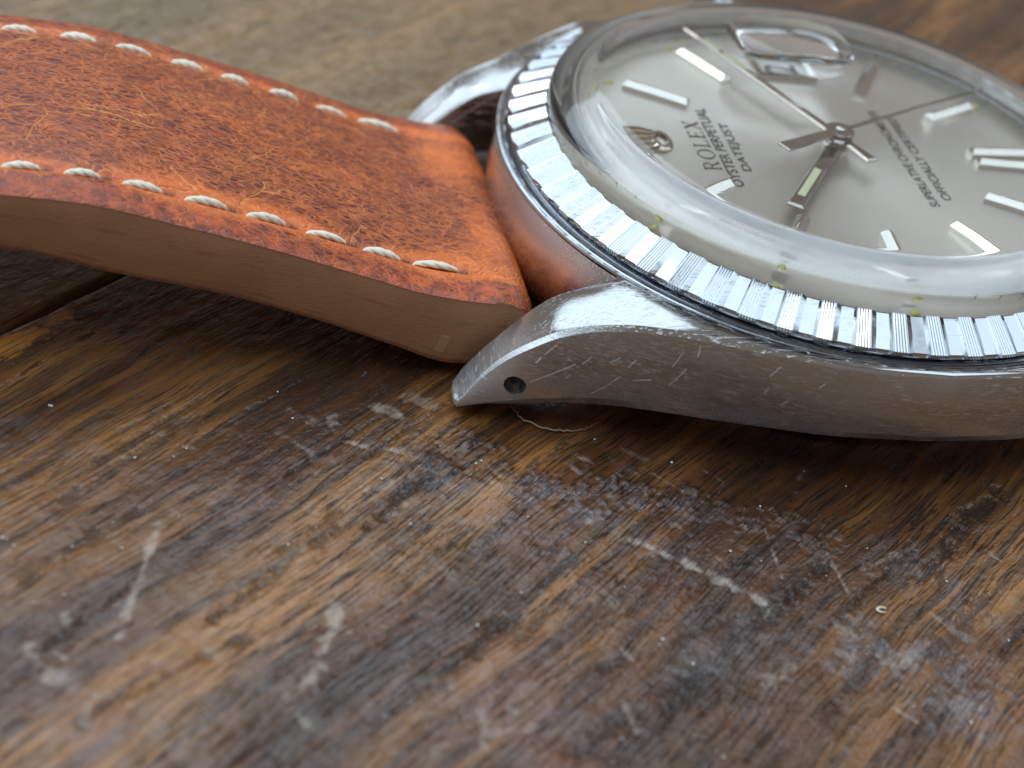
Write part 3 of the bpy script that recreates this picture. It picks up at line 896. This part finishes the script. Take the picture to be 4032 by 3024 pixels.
NC = 256
def crystal_parts():
    """one closed acrylic body: the lens over the date is the part of its top inside a rounded rectangle"""
    cx, cy_, hx, hy = -0.06, 0.80, .335, .262
    def se(a):
        c, s_ = math.cos(a), math.sin(a); e = 2 / 4.2
        return math.copysign(abs(c) ** e, c), math.copysign(abs(s_) ** e, s_)
    ang = [2 * math.pi * i / NC for i in range(NC)]
    # magnifier
    V, F = [(cx, cy_, float(top_z(math.hypot(cx, cy_))) + .066)], []
    rings = [(.12, 1), (.25, 1), (.4, 1), (.55, 1), (.7, 1), (.82, 1), (.91, 1), (.955, .96), (.978, .84), (.992, .58), (1.006, .25), (1.015, .0)]
    for w, lv in rings:
        for a in ang:
            x, y = se(a)
            X, Y = cx + hx * w * x, cy_ + hy * w * y
            dome = .066 - .046 * min(1.0, w * w * (x * x + y * y) / 1.6)
            V.append((X, Y, float(top_z(math.hypot(X, Y))) + dome * lv))
    for i in range(NC):
        F.append((0, 1 + i, 1 + (i + 1) % NC))
    for k in range(len(rings) - 1):
        for i in range(NC):
            j = (i + 1) % NC
            F.append((1 + k * NC + i, 1 + (k + 1) * NC + i, 1 + (k + 1) * NC + j, 1 + k * NC + j))
    lens = (V, F)
    # body: top field round the lens, shoulder, wall, underside
    V, F = [], []
    T = [p for p in TOPP if p[0] >= 1.30]                      # outer profile, from the foot up to r = 1.30
    m = 14
    for k in range(m):
        f = k / m
        for a in ang:
            x, y = se(a)
            X = (cx + 1.015 * hx * x) * (1 - f) + 1.30 * math.cos(a) * f
            Y = (cy_ + 1.015 * hy * y) * (1 - f) + 1.30 * math.sin(a) * f
            V.append((X, Y, float(top_z(math.hypot(X, Y)))))
    prof = T[::-1] + INNP[::-1]
    for r, z in prof[:-1]:
        for a in ang:
            V.append((r * math.cos(a), r * math.sin(a), z))
    R_n = m + len(prof) - 1
    for k in range(R_n - 1):
        for i in range(NC):
            j = (i + 1) % NC
            F.append((k * NC + i, (k + 1) * NC + i, (k + 1) * NC + j, k * NC + j))
    c = len(V); V.append((0, 0, INNP[0][1]))
    for i in range(NC):
        F.append(((R_n - 1) * NC + i, c, (R_n - 1) * NC + (i + 1) % NC))
    return lens, (V, F)
lens_, body_ = crystal_parts()
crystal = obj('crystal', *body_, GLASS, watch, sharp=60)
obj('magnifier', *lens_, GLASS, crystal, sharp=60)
RING = mat_simple('rehaut_ring_steel', (0.20, 0.205, 0.21), 0.95, 0.35)
obj('rehaut_ring', *lathe([(1.397, .700), (1.397, .739), (1.405, .7405), (1.540, .7405), (1.540, .70)], 192), RING, watch, sharp=40)

# ---- dial ---------------------------------------------------------------------------
ZD = 0.742
dv, df = lathe([(0, ZD), (.35, ZD), (.8, ZD), (1.15, ZD), (1.25, ZD), (1.396, ZD - .004)], 192)
dial = obj('dial', dv, df, DIAL, watch, sharp=60)
obj('movement_ring', *lathe([(1.38, .690), (1.545, .690), (1.545, .66), (1.2, .60), (0, .60)], 96), DARK, watch)

def bar(name, ang, r0, r1, w, h, mat, parent, z, ridge=.12):
    """faceted baton standing on the dial, its long axis pointing out from the centre"""
    hw = w / 2
    V = [(r0, -hw, 0), (r1, -hw, 0), (r1, hw, 0), (r0, hw, 0),
         (r0, -hw, h * .55), (r1, -hw, h * .55), (r1, hw, h * .55), (r0, hw, h * .55),
         (r0 + .014, -hw * ridge, h), (r1 - .014, -hw * ridge, h), (r1 - .014, hw * ridge, h), (r0 + .014, hw * ridge, h)]
    F = [(0, 1, 5, 4), (1, 2, 6, 5), (2, 3, 7, 6), (3, 0, 4, 7), (4, 5, 9, 8), (5, 6, 10, 9), (6, 7, 11, 10), (7, 4, 8, 11), (8, 9, 10, 11)]
    a = R_(ang); c, s = math.cos(a), math.sin(a)
    return obj(name, [(x * c - y * s, x * s + y * c, z + zz) for x, y, zz in V], F, mat, parent, smooth=False)

for hr in range(1, 12):
    if hr == 3:
        continue
    ang = 180 - 30 * hr
    if hr == 6:
        for off in (-3.6, 3.6):
            bar('hour_marker', ang + off, .81, 1.175, .066, .048, MARK, dial, ZD)
    else:
        bar('hour_marker', ang, .81, 1.175, .074, .050, MARK, dial, ZD)
for hr in range(0, 12):
    if hr == 0:
        continue
    a = R_(180 - 30 * hr); r = 1.258
    V_, F_ = lathe([(0, .012), (.014, .010), (.022, .005), (.024, -.006)], 14)
    o = obj('lume_dot', V_, F_, LUMED, dial)
    o.location = (r * math.cos(a), r * math.sin(a), ZD - .002)

# printed minute track: 60 strokes are one flat print
MV, MF = [], []
for k in range(60):
    a = R_(6 * k); c, s = math.cos(a), math.sin(a)
    r0, r1, hw = (1.325, 1.375, .0030) if k % 5 else (1.345, 1.385, .0045)
    b = len(MV)
    for x, y in ((r0, -hw), (r1, -hw), (r1, hw), (r0, hw)):
        MV.append((x * c - y * s, x * s + y * c, ZD - .0010 if x < 1.335 else ZD - .0024))
    MF.append((b, b + 1, b + 2, b + 3))
mt = obj('minute_track', MV, MF, PRINT, dial, smooth=False)
mt['kind'] = 'stuff'

# printed lettering: reads away from the camera (+y), its top towards twelve (-x)
def lettering(txt, x, width, height, name='lettering', z=ZD + .0015, ycen=0.0, bold=0.0, lean=0.0):
    cu = bpy.data.curves.new(name, 'FONT')
    cu.body = txt; cu.size = 1.0; cu.align_x = 'CENTER'; cu.align_y = 'CENTER'; cu.offset = bold
    to = bpy.data.objects.new(name, cu); COL.objects.link(to)
    dg = bpy.context.evaluated_depsgraph_get()
    me = bpy.data.meshes.new_from_object(to.evaluated_get(dg))
    bpy.data.objects.remove(to); bpy.data.curves.remove(cu)
    me.name = name
    co = np.empty(len(me.vertices) * 3); me.vertices.foreach_get('co', co); co = co.reshape(-1, 3)
    lo, hi = co.min(0), co.max(0)
    X = (co[:, 0] - (lo[0] + hi[0]) / 2) / (hi[0] - lo[0]) * width
    Y = (co[:, 1] - (lo[1] + hi[1]) / 2) / (hi[1] - lo[1]) * height
    out = np.stack([x - Y, ycen + X, np.full(len(X), z)], 1)
    me.vertices.foreach_set('co', out.ravel()); me.update()
    o = link(name, me, PRINT, dial, smooth=False)
    o['kind'] = 'stuff'
    return o

def serif_word(x, width, height):
    """R O L E X in a serif face: thick and thin strokes with bracket serifs"""
    Q = []      # quads/polys in unit letter space, letter cell 0..1 wide, 0..1 high
    def rect(x0, y0, x1, y1): return [(x0, y0), (x1, y0), (x1, y1), (x0, y1)]
    def arc(cx, cy, rx, ry, a0, a1, tv, th, n=18):
        for i in range(n):
            p = []
            for a, k in ((a0 + (a1 - a0) * i / n, 0), (a0 + (a1 - a0) * (i + 1) / n, 0), (a0 + (a1 - a0) * (i + 1) / n, 1), (a0 + (a1 - a0) * i / n, 1)):
                rad = R_(a)
                p.append((cx + (rx - k * tv) * math.cos(rad), cy + (ry - k * th) * math.sin(rad)))
            yield p
    W_ = 0.0; G = .17
    def put(polys, w):
        nonlocal W_
        for p in polys:
            Q.append([(a + W_, b) for a, b in p])
        W_ += w + G
    R = [rect(.10, 0, .22, 1), rect(0, 0, .32, .07), rect(0, .93, .4, 1), rect(.2, .48, .42, .55)]
    R += list(arc(.40, .74, .26, .26, -90, 90, .12, .07)) + [[(.34, .50), (.48, .50), (.74, .0), (.60, .0)], rect(.52, 0, .82, .07)]
    put(R, .80)
    put(list(arc(.45, .5, .45, .52, 0, 360, .13, .06, 32)), .90)
    put([rect(.10, 0, .23, 1), rect(0, 0, .68, .07), rect(0, .93, .34, 1), [(.60, 0), (.68, 0), (.68, .26), (.64, .26)]], .68)
    put([rect(.10, 0, .23, 1), rect(0, 0, .66, .07), rect(0, .93, .62, 1), rect(.2, .47, .50, .54),
         [(.59, 0), (.66, 0), (.66, .25), (.62, .25)], [(.56, .76), (.62, .76), (.62, 1), (.56, 1)], rect(.46, .38, .50, .63)], .66)
    put([[(.06, 1), (.22, 1), (.80, 0), (.64, 0)], [(.68, 1), (.75, 1), (.18, 0), (.10, 0)],
         rect(0, .94, .30, 1), rect(.55, .94, .86, 1), rect(0, 0, .28, .06), rect(.54, 0, .88, .06)], .86)
    W_ -= G
    V, F = [], []
    for p in Q:
        b = len(V)
        for a, y in p:
            V.append((x - (y - .5) * height, (a / W_ - .5) * width, ZD + .0015 + .0001 * (len(F) % 7)))
        F.append(tuple(range(b, b + len(p))))
    return V, F
obj('lettering', *serif_word(-.735, .50, .092), PRINT, dial, smooth=False)['kind'] = 'stuff'
lettering('OYSTER PERPETUAL', -.640, .80, .060, bold=.018)
lettering('DATEJUST', -.545, .49, .064, bold=.018)
lettering('SUPERLATIVE CHRONOMETER', .395, 1.00, .054, bold=.012)
lettering('OFFICIALLY CERTIFIED', .490, .86, .054, bold=.012)

# applied five-pointed crown emblem at twelve
def emblem():
    bm_v, bm_f = [], []
    zb, zt = ZD, ZD + .024
    # base ring (oval with a hole)
    n = 40
    cx = -.955
    for i in range(n):
        a = 2 * math.pi * i / n
        for rx, ry, z in ((.062, .098, zb), (.062, .098, zt - .01), (.050, .086, zt), (.030, .062, zt), (.026, .058, zb)):
            bm_v.append((cx + rx * math.cos(a), ry * math.sin(a), z))
    for i in range(n):
        j = (i + 1) % n
        for k in range(4):
            bm_f.append((i * 5 + k, i * 5 + k + 1, j * 5 + k + 1, j * 5 + k))
    # five prongs with ball ends
    for k, yy in enumerate((-.135, -.072, 0.0, .072, .135)):
        xe = -1.150 - (.022 if k in (1, 3) else (.034 if k == 2 else 0))
        xb, yb = -.985, yy * .56
        L = math.hypot(xe - xb, yy - yb); ux, uy = (xe - xb) / L, (yy - yb) / L
        px, py = -uy, ux
        b = len(bm_v)
        for w, hw, z in ((0, .012, zt), (1, .0075, zt - .003)):
            X, Y = xb + ux * L * w, yb + uy * L * w
            bm_v += [(X + px * hw, Y + py * hw, zb), (X + px * hw * .9, Y + py * hw * .9, z - .010), (X, Y, z + .006),
                     (X - px * hw * .9, Y - py * hw * .9, z - .010), (X - px * hw, Y - py * hw, zb)]
        for i in range(4):
            bm_f.append((b + i, b + i + 1, b + 5 + i + 1, b + 5 + i))
        bm_f.append((b + 5, b + 6, b + 7, b + 8, b + 9))
        b = len(bm_v)
        m_, n_ = 5, 10
        for i in range(m_ + 1):
            ph = math.pi / 2 * i / m_
            for j in range(n_):
                a = 2 * math.pi * j / n_
                bm_v.append((xe + .019 * math.cos(ph) * math.cos(a), yy + .019 * math.cos(ph) * math.sin(a), zb + .010 + .020 * math.sin(ph) if i else zb))
        for i in range(m_):
            for j in range(n_):
                j2 = (j + 1) % n_
                bm_f.append((b + i * n_ + j, b + i * n_ + j2, b + (i + 1) * n_ + j2, b + (i + 1) * n_ + j))
    return bm_v, bm_f
obj('crown_emblem', *emblem(), EMBL, dial, sharp=35)

# date aperture with its raised frame at three
def frame(x0, x1, y0, y1, t, z, h):
    o_ = [(x0 - t, y0 - t), (x1 + t, y0 - t), (x1 + t, y1 + t), (x0 - t, y1 + t)]
    i_ = [(x0, y0), (x1, y0), (x1, y1), (x0, y1)]
    e = t * .25
    oo = [(x0 - t + e, y0 - t + e), (x1 + t - e, y0 - t + e), (x1 + t - e, y1 + t - e), (x0 - t + e, y1 + t - e)]
    V = [(x, y, z) for x, y in o_] + [(x, y, z + h * .6) for x, y in o_] + [(x, y, z + h) for x, y in oo] + [(x, y, z + h * .8) for x, y in i_] + [(x, y, z) for x, y in i_]
    F = []
    for L in range(4):
        for i in range(4):
            j = (i + 1) % 4
            F.append((L * 4 + i, L * 4 + j, (L + 1) * 4 + j, (L + 1) * 4 + i))
    return V, F
obj('date_frame', *frame(-.15, .13, .82, 1.03, .038, ZD, .036), MARK, dial, smooth=False)
dwin = obj('date_disc', [(-.15, .82, ZD + .002), (.13, .82, ZD + .002), (.13, 1.03, ZD + .002), (-.15, 1.03, ZD + .002)], [(0, 1, 2, 3)], DATEW, dial, smooth=False)
lettering('2', -.01, .11, .19, name='date_numeral', z=ZD + .0045, ycen=.925)

# ---- hands ---------------------------------------------------------------------------
def hand(name, ang, outline, z, th, mat=HAND, bev=.010, roof=0.0):
    a = R_(ang); c, s = math.cos(a), math.sin(a)
    bmh = prism([(x * c - y * s, x * s + y * c) for x, y in outline], z, z + th, bev)
    return obj_bm(name, bmh, mat, watch, sharp=20)

def disc(r, n=26, a0=0, a1=360):
    return [(r * math.cos(R_(a0 + (a1 - a0) * i / n)), r * math.sin(R_(a0 + (a1 - a0) * i / n))) for i in range(n + 1)]

def baton(rh, w0, w1, r1, tail=None, wt=0.0):
    """outline of a hand along +x with a round hub"""
    P = []
    a_f = math.degrees(math.asin(min(1, w0 / 2 / rh)))
    if tail:
        a_t = math.degrees(math.asin(min(1, wt * .7 / 2 / rh)))
        P += [(r1, -w1 / 2), (r1, w1 / 2)]
        P += disc(rh, 10, a_f, 180 - a_t)
        P += [(-tail, wt / 2), (-tail, -wt / 2)]
        P += disc(rh, 10, 180 + a_t, 360 - a_f)
    else:
        P += [(r1, -w1 / 2), (r1, w1 / 2)]
        P += disc(rh, 22, a_f, 360 - a_f)
    return P
hh = hand('hour_hand', -124.0, baton(.083, .080, .090, .80), ZD + .052, .018)
bar('lume', -124.0, .38, .70, .040, .006, LUME, hh, ZD + .0705, ridge=.85)
mh = hand('minute_hand', 114.6, baton(.078, .062, .042, 1.28, .26, .074), ZD + .088, .016)
bar('lume', 114.6, .74, .95, .030, .005, LUME, mh, ZD + .1045, ridge=.85)
bar('lume', 114.6, .98, 1.12, .026, .005, LUME, mh, ZD + .1045, ridge=.85)
hand('second_hand', 29.0, baton(.078, .024, .012, 1.24, .44, .085), ZD + .124, .012, bev=.003)
obj('hand_post', *lathe([(.055, ZD), (.055, ZD + .045), (.075, ZD + .046), (.075, ZD + .050), (.045, ZD + .051), (.045, ZD + .07),
                         (.062, ZD + .072), (.062, ZD + .084), (.04, ZD + .086), (.04, ZD + .104), (.052, ZD + .106), (.052, ZD + .122), (.02, ZD + .123),
                         (.02, ZD + .136), (.027, ZD + .137), (.027, ZD + .143), (.018, ZD + .148), (0, ZD + .149)], 40), MARK, watch, sharp=30)

# ---- leather strap -------------------------------------------------------------------
HW = 0.965
XT = [-9.0, -8.0, -7.0, -6.0, -5.0, -4.6, -4.2, -3.85, -3.4, -2.95, -2.55, -2.25, -2.05, -1.92]
ZT = [0.66, 0.72, 0.79, 0.84, 0.868, 0.870, 0.862, 0.838, 0.742, 0.628, 0.512, 0.430, 0.402, 0.392]
XB = [-9.0, -8.0, -7.0, -6.0, -5.0, -4.6, -4.2, -3.7, -3.17, -2.74, -2.4, -2.10, -1.90]
ZB = [0.40, 0.45, 0.52, 0.57, 0.600, 0.602, 0.588, 0.480, 0.375, 0.250, 0.130, 0.035, 0.030]
def prof_strap():
    xs = np.concatenate([np.arange(-9, -4.6, .12), np.arange(-4.6, -1.92, .022), [-1.92]])
    top = [(x, z) for x, z in zip(xs, pchip(XT, ZT, xs))]
    nose = []
    n = 22
    z0, z1 = 0.392, 0.030
    for i in range(1, n):
        a = math.pi / 2 - math.pi * i / n
        nose.append((-1.92 + .220 * max(0, math.cos(a)) ** .8 - .005 * (i / n), (z0 + z1) / 2 + (z0 - z1) / 2 * math.sin(a)))
    xb = xs[::-1]; xb = xb[xb <= -1.915]
    bot = [(x, z) for x, z in zip(xb, pchip(XB, ZB, xb))]
    return top, nose, bot
top, nose, bot = prof_strap()
prof = top + nose + bot
S_ = [0.0]
for i in range(1, len(prof)):
    S_.append(S_[-1] + math.hypot(prof[i][0] - prof[i - 1][0], prof[i][1] - prof[i - 1][1]))
NT, NN = len(top), len(nose)
YS = 0.735                                                     # stitch line
NEAR = [(-4.19, -4.02), (-3.93, -3.76), (-3.67, -3.49), (-3.40, -3.20), (-3.12, -2.925), (-2.84, -2.635), (-2.56, -2.37), (-2.31, -2.085)]
FARS = [(-4.26, -4.085), (-3.97, -3.79), (-3.70, -3.51), (-3.415, -3.24), (-3.155, -3.005), (-2.90, -2.735), (-2.645, -2.465), (-2.405, -2.18)]
st = []
for k in range(10, 0, -1):                                      # the row goes on beyond the frame
    st.append((-4.26 - .265 * k, -4.26 - .265 * k + .18))
HOLES = [x for a in st + NEAR for x in a], [x for a in st + FARS for x in a]
ny = 84
ys = np.linspace(-HW, HW, ny)
def dome(y):
    v = abs(y) / HW
    zz = .052 * (1 - v ** 3.2)
    zz -= .026 * math.exp(-((abs(y) - YS) / .030) ** 2)        # groove the thread sits in
    zz -= .010 * max(0, (v - .965) / .035) ** 2
    return zz
TILT = -0.056 / HW
V_, pull, lip, hole, UVs = [], [], [], [], []
for i, (x, z) in enumerate(prof):
    if i < NT:
        w = 1.0; ntop = True
    elif i < NT + NN:
        w = max(0.0, 1 - (i - NT) / (NN * .55)); ntop = True
    else:
        w = 0.0
    if i < NT:
        wtop = min(1.0, (NT - i) / 10 * .6 + .4)
    for y in ys:
        zz = z + TILT * y + w * dome(y)
        xx = x
        if i < NT + NN:
            xx -= .035 * min(1, max(0, (i - NT + 12) / 14)) * max(0, (abs(y) / HW - .80) / .20) ** 2
        V_.append((xx, y, zz))
        e = np.exp(-((abs(y) - YS) / .10) ** 2) * .85
        fold = np.clip((x + 2.28) / .34, 0, 1) * .40
        pull.append(max(e, fold, 0.0))
        lip.append(float(np.clip((abs(y) - YS - .05) / .06, 0, 1)))
        hs = HOLES[0] if y < 0 else HOLES[1]
        hv = 0.0
        if i < NT + 3 and abs(abs(y) - YS) < .05:
            dmin = min(abs(x - q - .022) for q in hs[1::2])
            hv = math.exp(-(dmin / .034) ** 2 - ((abs(y) - YS) / .020) ** 2)
        hole.append(hv)
        UVs.append((S_[i], y))
F_ = []
m = len(prof)
for i in range(m - 1):
    for j in range(ny - 1):
        F_.append((i * ny + j, (i + 1) * ny + j, (i + 1) * ny + j + 1, i * ny + j + 1))
strap = obj('strap', V_, F_, LEATHER, watch)
def add_uv(o, uvs):
    me = o.data
    L = me.uv_layers.new(name='UVMap')
    li = np.empty(len(me.loops), dtype=np.int32); me.loops.foreach_get('vertex_index', li)
    L.data.foreach_set('uv', np.array(uvs, dtype=np.float32)[li].ravel())
def add_attr(o, name, arr):
    A = o.data.attributes.new(name, 'FLOAT', 'POINT'); A.data.foreach_set('value', np.array(arr, dtype=np.float32))
add_uv(strap, UVs); add_attr(strap, 'pull', pull); add_attr(strap, 'lip', lip); add_attr(strap, 'hole', hole)
# painted edges: fill between the top and bottom runs, slightly bulged
for sy in (-1, 1):
    V_, F_, LY = [], [], []
    rows = 9
    yb = sy * HW
    half = len(prof)
    tx = [p[0] for p in top]
    for i in range(NT + NN // 2):
        x, z = prof[i]
        if i < NT:
            zb_ = float(pchip(XB, ZB, [min(x, -1.90)])[0]); xb_ = min(x, x)
        else:
            k = 2 * NT + NN
            jj = NT + NN - 1 - (i - NT)
            xb_, zb_ = prof[jj]
        z = z - (.010 if i < NT else .0)
        for r in range(rows):
            f = r / (rows - 1)
            bul = .012 * math.sin(math.pi * min(1, max(0, f))) ** .6 + .001
            xx = x + (xb_ - x) * f
            xx -= .035 * min(1, max(0, (i - NT + 12) / 14))
            LY.append(f)
            V_.append((xx, yb + sy * (bul - .004), (z + (zb_ - z) * f) + TILT * yb + (-.004 if f == 1 else 0)))
    nn = NT + NN // 2
    for i in range(nn - 1):
        for r in range(rows - 1):
            F_.append((i * rows + r, (i + 1) * rows + r, (i + 1) * rows + r + 1, i * rows + r + 1))
    add_attr(obj('edge_band', V_, F_, EDGE, strap), 'layer', LY)

def ztop_at(x, y):
    return float(pchip(XT, ZT, [x])[0]) + TILT * y + dome(y)

def make_stitch(L):
    n, k, ply = 18, 7, 3
    V, F, U = [], [], []
    for s_ in range(ply):
        b = len(V)
        for i in range(n + 1):
            f = i / n
            x = (f - .5) * L
            e = max(.45, math.sin(math.pi * f) ** .4) if 0 < f < 1 else .4
            zc = .021 * math.sin(math.pi * f) ** .6 - .012 if 0 < f < 1 else -.026
            ph = 2 * math.pi * (s_ / ply + f * 1.25)
            cy_, cz = .0070 * e * math.cos(ph), .0066 * e * math.sin(ph)
            for j in range(k):
                a = 2 * math.pi * j / k
                V.append((x, cy_ + .0168 * e * math.cos(a), zc + cz + .0142 * e * math.sin(a)))
                U.append((f * 2 + s_ * .37, j / k))
        for i in range(n):
            for j in range(k):
                j2 = (j + 1) % k
                F.append((b + i * k + j, b + i * k + j2, b + (i + 1) * k + j2, b + (i + 1) * k + j))
    return V, F, U
V_, F_, U_ = make_stitch(1.0)
V_ = [(x * .19, y * 1.05, z) for x, y, z in V_]
stitch0 = obj('stitch', V_, F_, THREAD, strap, fixn=False)
add_uv(stitch0, U_)
first = True
rs = random.Random(11)
for sy, rows in ((-1, st + NEAR), (1, st + FARS)):
    for (xa, xb_) in rows:
        o = stitch0 if first else stitch0.copy()
        if not first:
            COL.objects.link(o)
        first = False
        o.parent = strap
        y = sy * YS
        za, zb_ = ztop_at(xa, y), ztop_at(xb_, y)
        L = math.hypot(xb_ - xa, zb_ - za)
        o.location = ((xa + xb_) / 2, y + rs.uniform(-.006, .006), (za + zb_) / 2 + .012)
        o.rotation_euler = (rs.uniform(-.3, .3), -math.atan2(zb_ - za, xb_ - xa), rs.uniform(-.05, .05) - .05 * sy)
        o.scale = (L / .19 * rs.uniform(.97, 1.06), rs.uniform(.9, 1.12), rs.uniform(.85, 1.1))
# small square tab of the bar slot on the near edge
bmt = bmesh.new()
bmesh.ops.create_cube(bmt, size=1)
bmesh.ops.scale(bmt, verts=bmt.verts, vec=(.062, .016, .105))
bmesh.ops.bevel(bmt, geom=bmt.edges[:], offset=.006, segments=2, affect='EDGES')
TAB = mat_simple('raw_leather_tab', (0.33, 0.185, 0.095), 0.0, 0.7)
o = obj_bm('bar_slot', bmt, TAB, strap)
o.location = (-2.165, -HW - .006, .205)
o.rotation_euler = (0, .28, 0)

# =============================================================================
# small things lying on the table
# =============================================================================
def tube(pts, r, n=7, taper=True):
    V, F = [], []
    P = [Vector(p) for p in pts]
    for i, p in enumerate(P):
        t = (P[min(i + 1, len(P) - 1)] - P[max(i - 1, 0)]).normalized()
        s = t.cross(Vector((0, 0, 1))).normalized(); u_ = s.cross(t)
        rr = r * (math.sin(math.pi * (i + .4) / (len(P) - .2)) ** .5 if taper else 1)
        for k in range(n):
            a = 2 * math.pi * k / n
            q = p + s * (rr * math.cos(a)) + u_ * (rr * math.sin(a))
            V.append(tuple(q))
    for i in range(len(P) - 1):
        for k in range(n):
            k2 = (k + 1) % n
            F.append((i * n + k, i * n + k2, (i + 1) * n + k2, (i + 1) * n + k))
    F.append(tuple(range(n - 1, -1, -1))); F.append(tuple(range((len(P) - 1) * n, len(P) * n)))
    return V, F
FIB = mat_simple('dry_fibre', (0.34, 0.27, 0.18), 0.0, 0.6)
fp = []
ctrl = np.array([(-1.84, -1.19), (-1.79, -1.30), (-1.67, -1.375), (-1.56, -1.38), (-1.41, -1.30)])
tt = np.linspace(0, 4, 40)
fx = pchip(range(5), ctrl[:, 0], tt); fy = pchip(range(5), ctrl[:, 1], tt)
rf = random.Random(2)
for i in range(40):
    fp.append((fx[i] + rf.uniform(-.007, .007), fy[i] + rf.uniform(-.007, .007), .010 + rf.uniform(0, .006)))
o = obj('fibre', *tube(fp, .0045), FIB)
o['label'] = 'thin curved dry fibre lying on the table under the lug'; o['category'] = 'fibre'

CR = mat_simple('pale_crumb', (0.66, 0.60, 0.46), 0.0, 0.6)
ring = [(-.42 + .030 * math.cos(a) * .8, -2.58 + .015 * math.sin(a), .008) for a in np.linspace(.4, 5.2, 16)]
o = obj('crumb', *tube(ring, .0062), CR)
o['label'] = 'tiny pale ring shaped crumb at lower right of the wood'; o['category'] = 'crumb'

# fine dust grains nobody could count
DUST = mat_simple('white_dust', (0.75, 0.74, 0.70), 0.0, 0.6)
DV, DF = [], []
rd = random.Random(21)
for i in range(80):
    x = rd.uniform(-4.3, 1.0); y = rd.uniform(-3.5, -.75)
    if x > -2.2 and y > -1.35:
        continue
    r = rd.uniform(.003, .0085) * (1.3 if rd.random() < .12 else 1)
    b = len(DV); z = .004
    for p in ((1, 0, 0), (0, 1, 0), (-1, 0, 0), (0, -1, 0), (0, 0, 1), (0, 0, -1)):
        DV.append((x + p[0] * r * rd.uniform(.6, 1.3), y + p[1] * r * rd.uniform(.6, 1.3), z + r * .5 + p[2] * r))
    for f in ((0, 1, 4), (1, 2, 4), (2, 3, 4), (3, 0, 4), (1, 0, 5), (2, 1, 5), (3, 2, 5), (0, 3, 5)):
        DF.append(tuple(b + k for k in f))
o = obj('dust', DV, DF, DUST, smooth=False)
o['kind'] = 'stuff'
o['label'] = 'fine pale dust grains scattered over the dark wood'; o['category'] = 'dust'
